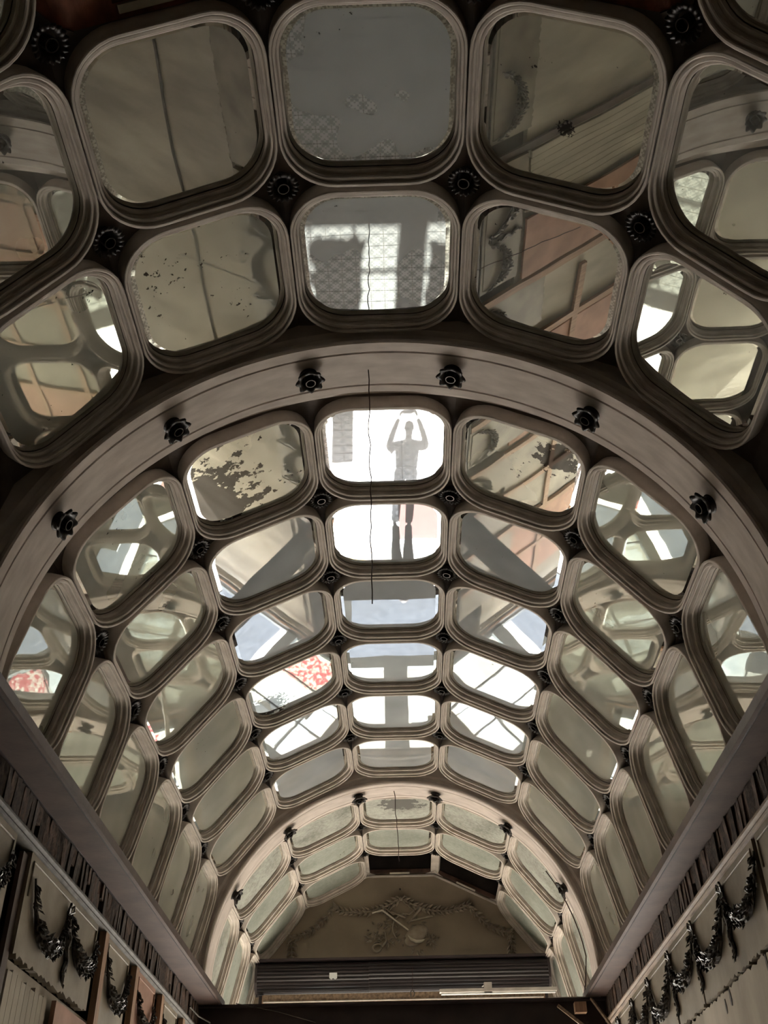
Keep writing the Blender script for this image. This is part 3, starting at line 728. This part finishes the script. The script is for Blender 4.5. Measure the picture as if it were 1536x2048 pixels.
# cables
def cable(pts, r, lab, nm='cable', mat='cable'):
    o = MB().tube(pts, r, 6).build(nm, mat, smooth=60); tag(o, lab, 'cable'); return o
rc = random.Random(3)
cable([(-.075 + rc.uniform(-.008, .008), 4.70 + .012*i, 6.372 - i*.083) for i in range(21)], .0035, 'thin reddish cable hanging from the top of the front arch')
cable([(-.03 + rc.uniform(-.008, .008) + .003*i, 11.86 + .01*i, 6.375 - i*.068) for i in range(13)], .0045, 'thin dark cable hanging from the top of the rear arch')
cable([(2.085*math.sin(R(a)), 12.04, ZC+2.085*math.cos(R(a))) for a in range(56, 88, 4)] + [(2.02, 11.95, 4.2), (1.97, 11.84, 4.04)], .007, 'thin dark cable curving down the rear arch by swag wall')
cable([(-1.75, 11.58, 3.97), (-1.3, 11.57, 3.88), (-.9, 11.56, 3.77)], .004, 'thin grey wire drooping across the cross beam', mat='pipe')
cable([(-2.12, 11.0, 3.83), (-2.08, 11.3, 3.80), (-2.0, 11.52, 3.78), (-1.97, 11.56, 3.6)], .009, 'pale wire loop at beam end by the battened wall', mat='pipe')
o = MB().bar((1.62, 11.45, 3.86), (1.9, 11.4, 3.62), .05, .03).build('wood_scrap', 'palewood'); tag(o, 'short wooden scrap leaning on the cross beam', 'scrap')
o = MB().bar((1.98, 11.5, 3.93), (2.12, 11.2, 3.58), .022, .022).build('wood_stick', 'palewood'); tag(o, 'thin wooden stick at cross beam end by swag wall', 'stick')
o = MB().box(1.80, 1.92, 11.48, 11.58, 3.80, 3.90).build('wood_block', 'batten'); tag(o, 'small pinkish wood block wedged at the cross beam', 'block')

# ------------------------------------------------------------------ things at the entrance, seen in the mirrors
def paper(name, c1, c2, sc):
    m, t, out = newmat(name); tc = N(t, 'ShaderNodeTexCoord'); ns = N(t, 'ShaderNodeTexNoise', Scale=sc, Detail=8.0); t.links.new(tc.outputs['Object'], ns.inputs['Vector'])
    c = mixc(t, ramp(t, ns.outputs[0], .42, .58), c1, c2)
    d = N(t, 'ShaderNodeBsdfDiffuse'); tr = N(t, 'ShaderNodeBsdfTranslucent'); mx = N(t, 'ShaderNodeMixShader', Fac=.75)
    t.links.new(c, d.inputs[0]); t.links.new(c, tr.inputs[0]); t.links.new(d.outputs[0], mx.inputs[1]); t.links.new(tr.outputs[0], mx.inputs[2]); t.links.new(mx.outputs[0], out.inputs[0]); return m
MT['poster_a'] = paper('torn_poster_pink', srgb(220,150,156), srgb(240,234,228), 18)
MT['shadow_sheet'] = paper('white_shadow_caster', srgb(244,246,248), srgb(232,236,240), 3)
def poster(x0, x1, z0, z1, lab, mat, seed, amp=.06):
    rng = random.Random(seed); pts = []
    per = [(x0, z0), (x1, z0), (x1, z1), (x0, z1)]
    for (a, b_) in zip(per, per[1:] + per[:1]):
        for i in range(9):
            t = i/9; pts.append((a[0]+(b_[0]-a[0])*t + rng.uniform(-amp, amp), 15.70, a[1]+(b_[1]-a[1])*t + rng.uniform(-amp, amp)))
    tag(MB().prism(pts, (0, -.004, 0)).build('poster', mat), lab, 'poster')
poster(-1.4, -.66, 2.95, 4.35, 'added torn white shadow caster on the entrance transom glass by battened wall', 'shadow_sheet', 1)  # white sheets here are added to shape the floor shadows
poster(.24, .70, 3.0, 4.25, 'added narrow torn white shadow caster beside the middle post of entrance transom', 'shadow_sheet', 2, .04)
poster(.78, 1.35, 3.05, 4.35, 'added broad torn white shadow caster on the entrance transom glass', 'shadow_sheet', 4)
poster(1.45, 2.0, 2.95, 4.2, 'torn pink poster on the entrance transom glass', 'poster_a', 5)
tag(MB().box(-1.15, -.78, 15.68, 15.71, 1.35, 2.3).build('sign_board', 'frame_grey'), 'plain grey board hanging in the entrance below the transom', 'board')
MT['mat_pink'] = solid('maroon_mat', srgb(84,52,46), srgb(70,44,39), 4, .9)
MT['yellow'] = solid('yellow_paint', srgb(240,206,40), srgb(226,190,30), 4, .6)
tag(MB().box(.12, 1.35, 14.55, 15.86, .001, .012).build('door_mat', 'mat_pink'), 'dull maroon mat on the tiles inside the entrance', 'mat')
tag(MB().prism([(-.95, 16.5, -.038), (-.55, 16.5, -.038), (-.62, 16.95, -.038), (-.95, 16.95, -.038)], (0, 0, .006)).build('floor_marking', 'yellow'), 'yellow marking on the pavement outside the entrance', 'marking')
for (p, q, lab) in (((.92, 13.0, .0), (1.08, 13.35, .0), 'yellow strip on the tiles, slanting away from the mat'), ((.95, 13.85, .0), (1.0, 13.5, .0), 'yellow strip on the tiles, nearer the mat')):
    tag(MB().bar(Vector(p)+Vector((0,0,.006)), Vector(q)+Vector((0,0,.006)), .05, .008).build('tape_strip', 'yellow'), lab, 'tape')

# a visitor in the doorway, arms raised to take a picture
MT['jacket'] = solid('dark_jacket', srgb(62,66,78), srgb(44,48,58), 6, .85)
MT['trousers'] = solid('dark_trousers', srgb(50,52,60), srgb(38,40,46), 6, .9)
MT['skin'] = solid('skin', srgb(206,164,140), srgb(190,146,124), 6, .6)
MT['hair'] = solid('dark_hair', srgb(48,38,32), srgb(34,27,23), 20, .6)
def skin_body(name, V, E_, rr, mat, parent=None, sub=2, root=0):
    me = bpy.data.meshes.new(name); me.from_pydata(V, E_, []); me.materials.append(MT[mat])
    o = link(name, me, parent); m = o.modifiers.new('skin', 'SKIN'); m.use_smooth_shade = True
    lay = me.skin_vertices[0].data if me.skin_vertices else None
    if lay is None:
        bpy.context.view_layer.objects.active = o; lay = me.skin_vertices[0].data
    for i, r_ in enumerate(rr):
        lay[i].radius = r_ if isinstance(r_, tuple) else (r_, r_); lay[i].use_root = (i == root)
    sb = o.modifiers.new('sub', 'SUBSURF'); sb.levels = sub; sb.render_levels = sub
    return o
pe = empty('person', (.18, 15.35, 0))
V = [(0,0,.95),(0,.01,1.15),(0,.01,1.36),(0,0,1.46),(0,-.02,1.53),(0,-.03,1.62),(0,-.03,1.71),
     (.10,0,.90),(.12,-.02,.50),(.13,.01,.09),(.15,-.13,.04), (-.10,0,.90),(-.12,-.02,.50),(-.13,.01,.09),(-.15,-.13,.04),
     (.19,.01,1.39),(.34,-.10,1.30),(.20,-.30,1.55),(.15,-.36,1.62), (-.19,.01,1.39),(-.34,-.10,1.30),(-.20,-.30,1.55),(-.15,-.36,1.62)]
E_ = [(0,1),(1,2),(2,3),(3,4),(4,5),(5,6),(0,7),(7,8),(8,9),(9,10),(0,11),(11,12),(12,13),(13,14),(2,15),(15,16),(16,17),(17,18),(2,19),(19,20),(20,21),(21,22)]
rr = [(.23,.14),(.22,.14),(.21,.13),(.075,.075),(.06,.06),(.085,.10),(.07,.085),.095,.062,.045,(.045,.035),.095,.062,.045,(.045,.035),.09,.066,.05,.036,.09,.066,.05,.036]

def try_person():
    body = skin_body('body', V, E_, rr, 'jacket', pe)
    for sx in (-1, 1):                                   # hands: palm and five fingers closing on the phone
        hv = [(sx*.15,-.36,1.62),(sx*.135,-.385,1.66)]; he = [(0,1)]; hr = [.026,.03]
        for f in range(4):
            b0 = len(hv); zz = 1.645 + f*.018
            hv += [(sx*.125,-.40,zz),(sx*.10,-.425,zz+.004),(sx*.075,-.425,zz+.004)]; he += [(1,b0),(b0,b0+1),(b0+1,b0+2)]; hr += [.010,.009,.008]
        b0 = len(hv); hv += [(sx*.12,-.375,1.69),(sx*.09,-.385,1.70)]; he += [(1,b0),(b0,b0+1)]; hr += [.011,.009]
        skin_body('hand', hv, he, hr, 'skin', pe, 1)
    hd = MB(); hd.ell((0,-.035,1.655), .077, .095, .112, nu=18, nv=12)
    hd.ell((0,-.132,1.645), .014, .022, .022, nu=8, nv=6)
    for sx in (-1, 1): hd.ell((sx*.078,-.03,1.65), .012, .022, .032, nu=8, nv=6)
    h = hd.build('head', 'skin', pe, smooth=60)
    fe = MB()
    for sx in (-1, 1): fe.ell((sx*.032,-.122,1.668), .014, .008, .008, nu=8, nv=6)
    fe.ell((0,-.124,1.602), .024, .008, .007, nu=8, nv=6); fe.build('face_features', 'hair', h, smooth=60)
    hr_ = MB(); hr_.ell((0,-.015,1.70), .086, .098, .085, nu=18, nv=10); hr_.build('hair', 'hair', h, smooth=60)
    tr_ = MB()
    for sx in (-1, 1): tr_.tube([(sx*.10,0,.94),(sx*.12,-.02,.5),(sx*.13,.01,.07)], [.112,.082,.07], 12)
    tr_.build('trousers', 'trousers', pe, smooth=60)
    tag(pe, 'person in dark jacket with both arms raised in the entrance', 'person')
    ph = MB().box(-.08, .08, -.006, .006, -.04, .04).build('phone', 'soot'); ph.location = (.18, 15.35-.435, 1.67)
    tag(ph, 'black phone held up by the person in the entrance', 'phone')
try_person()
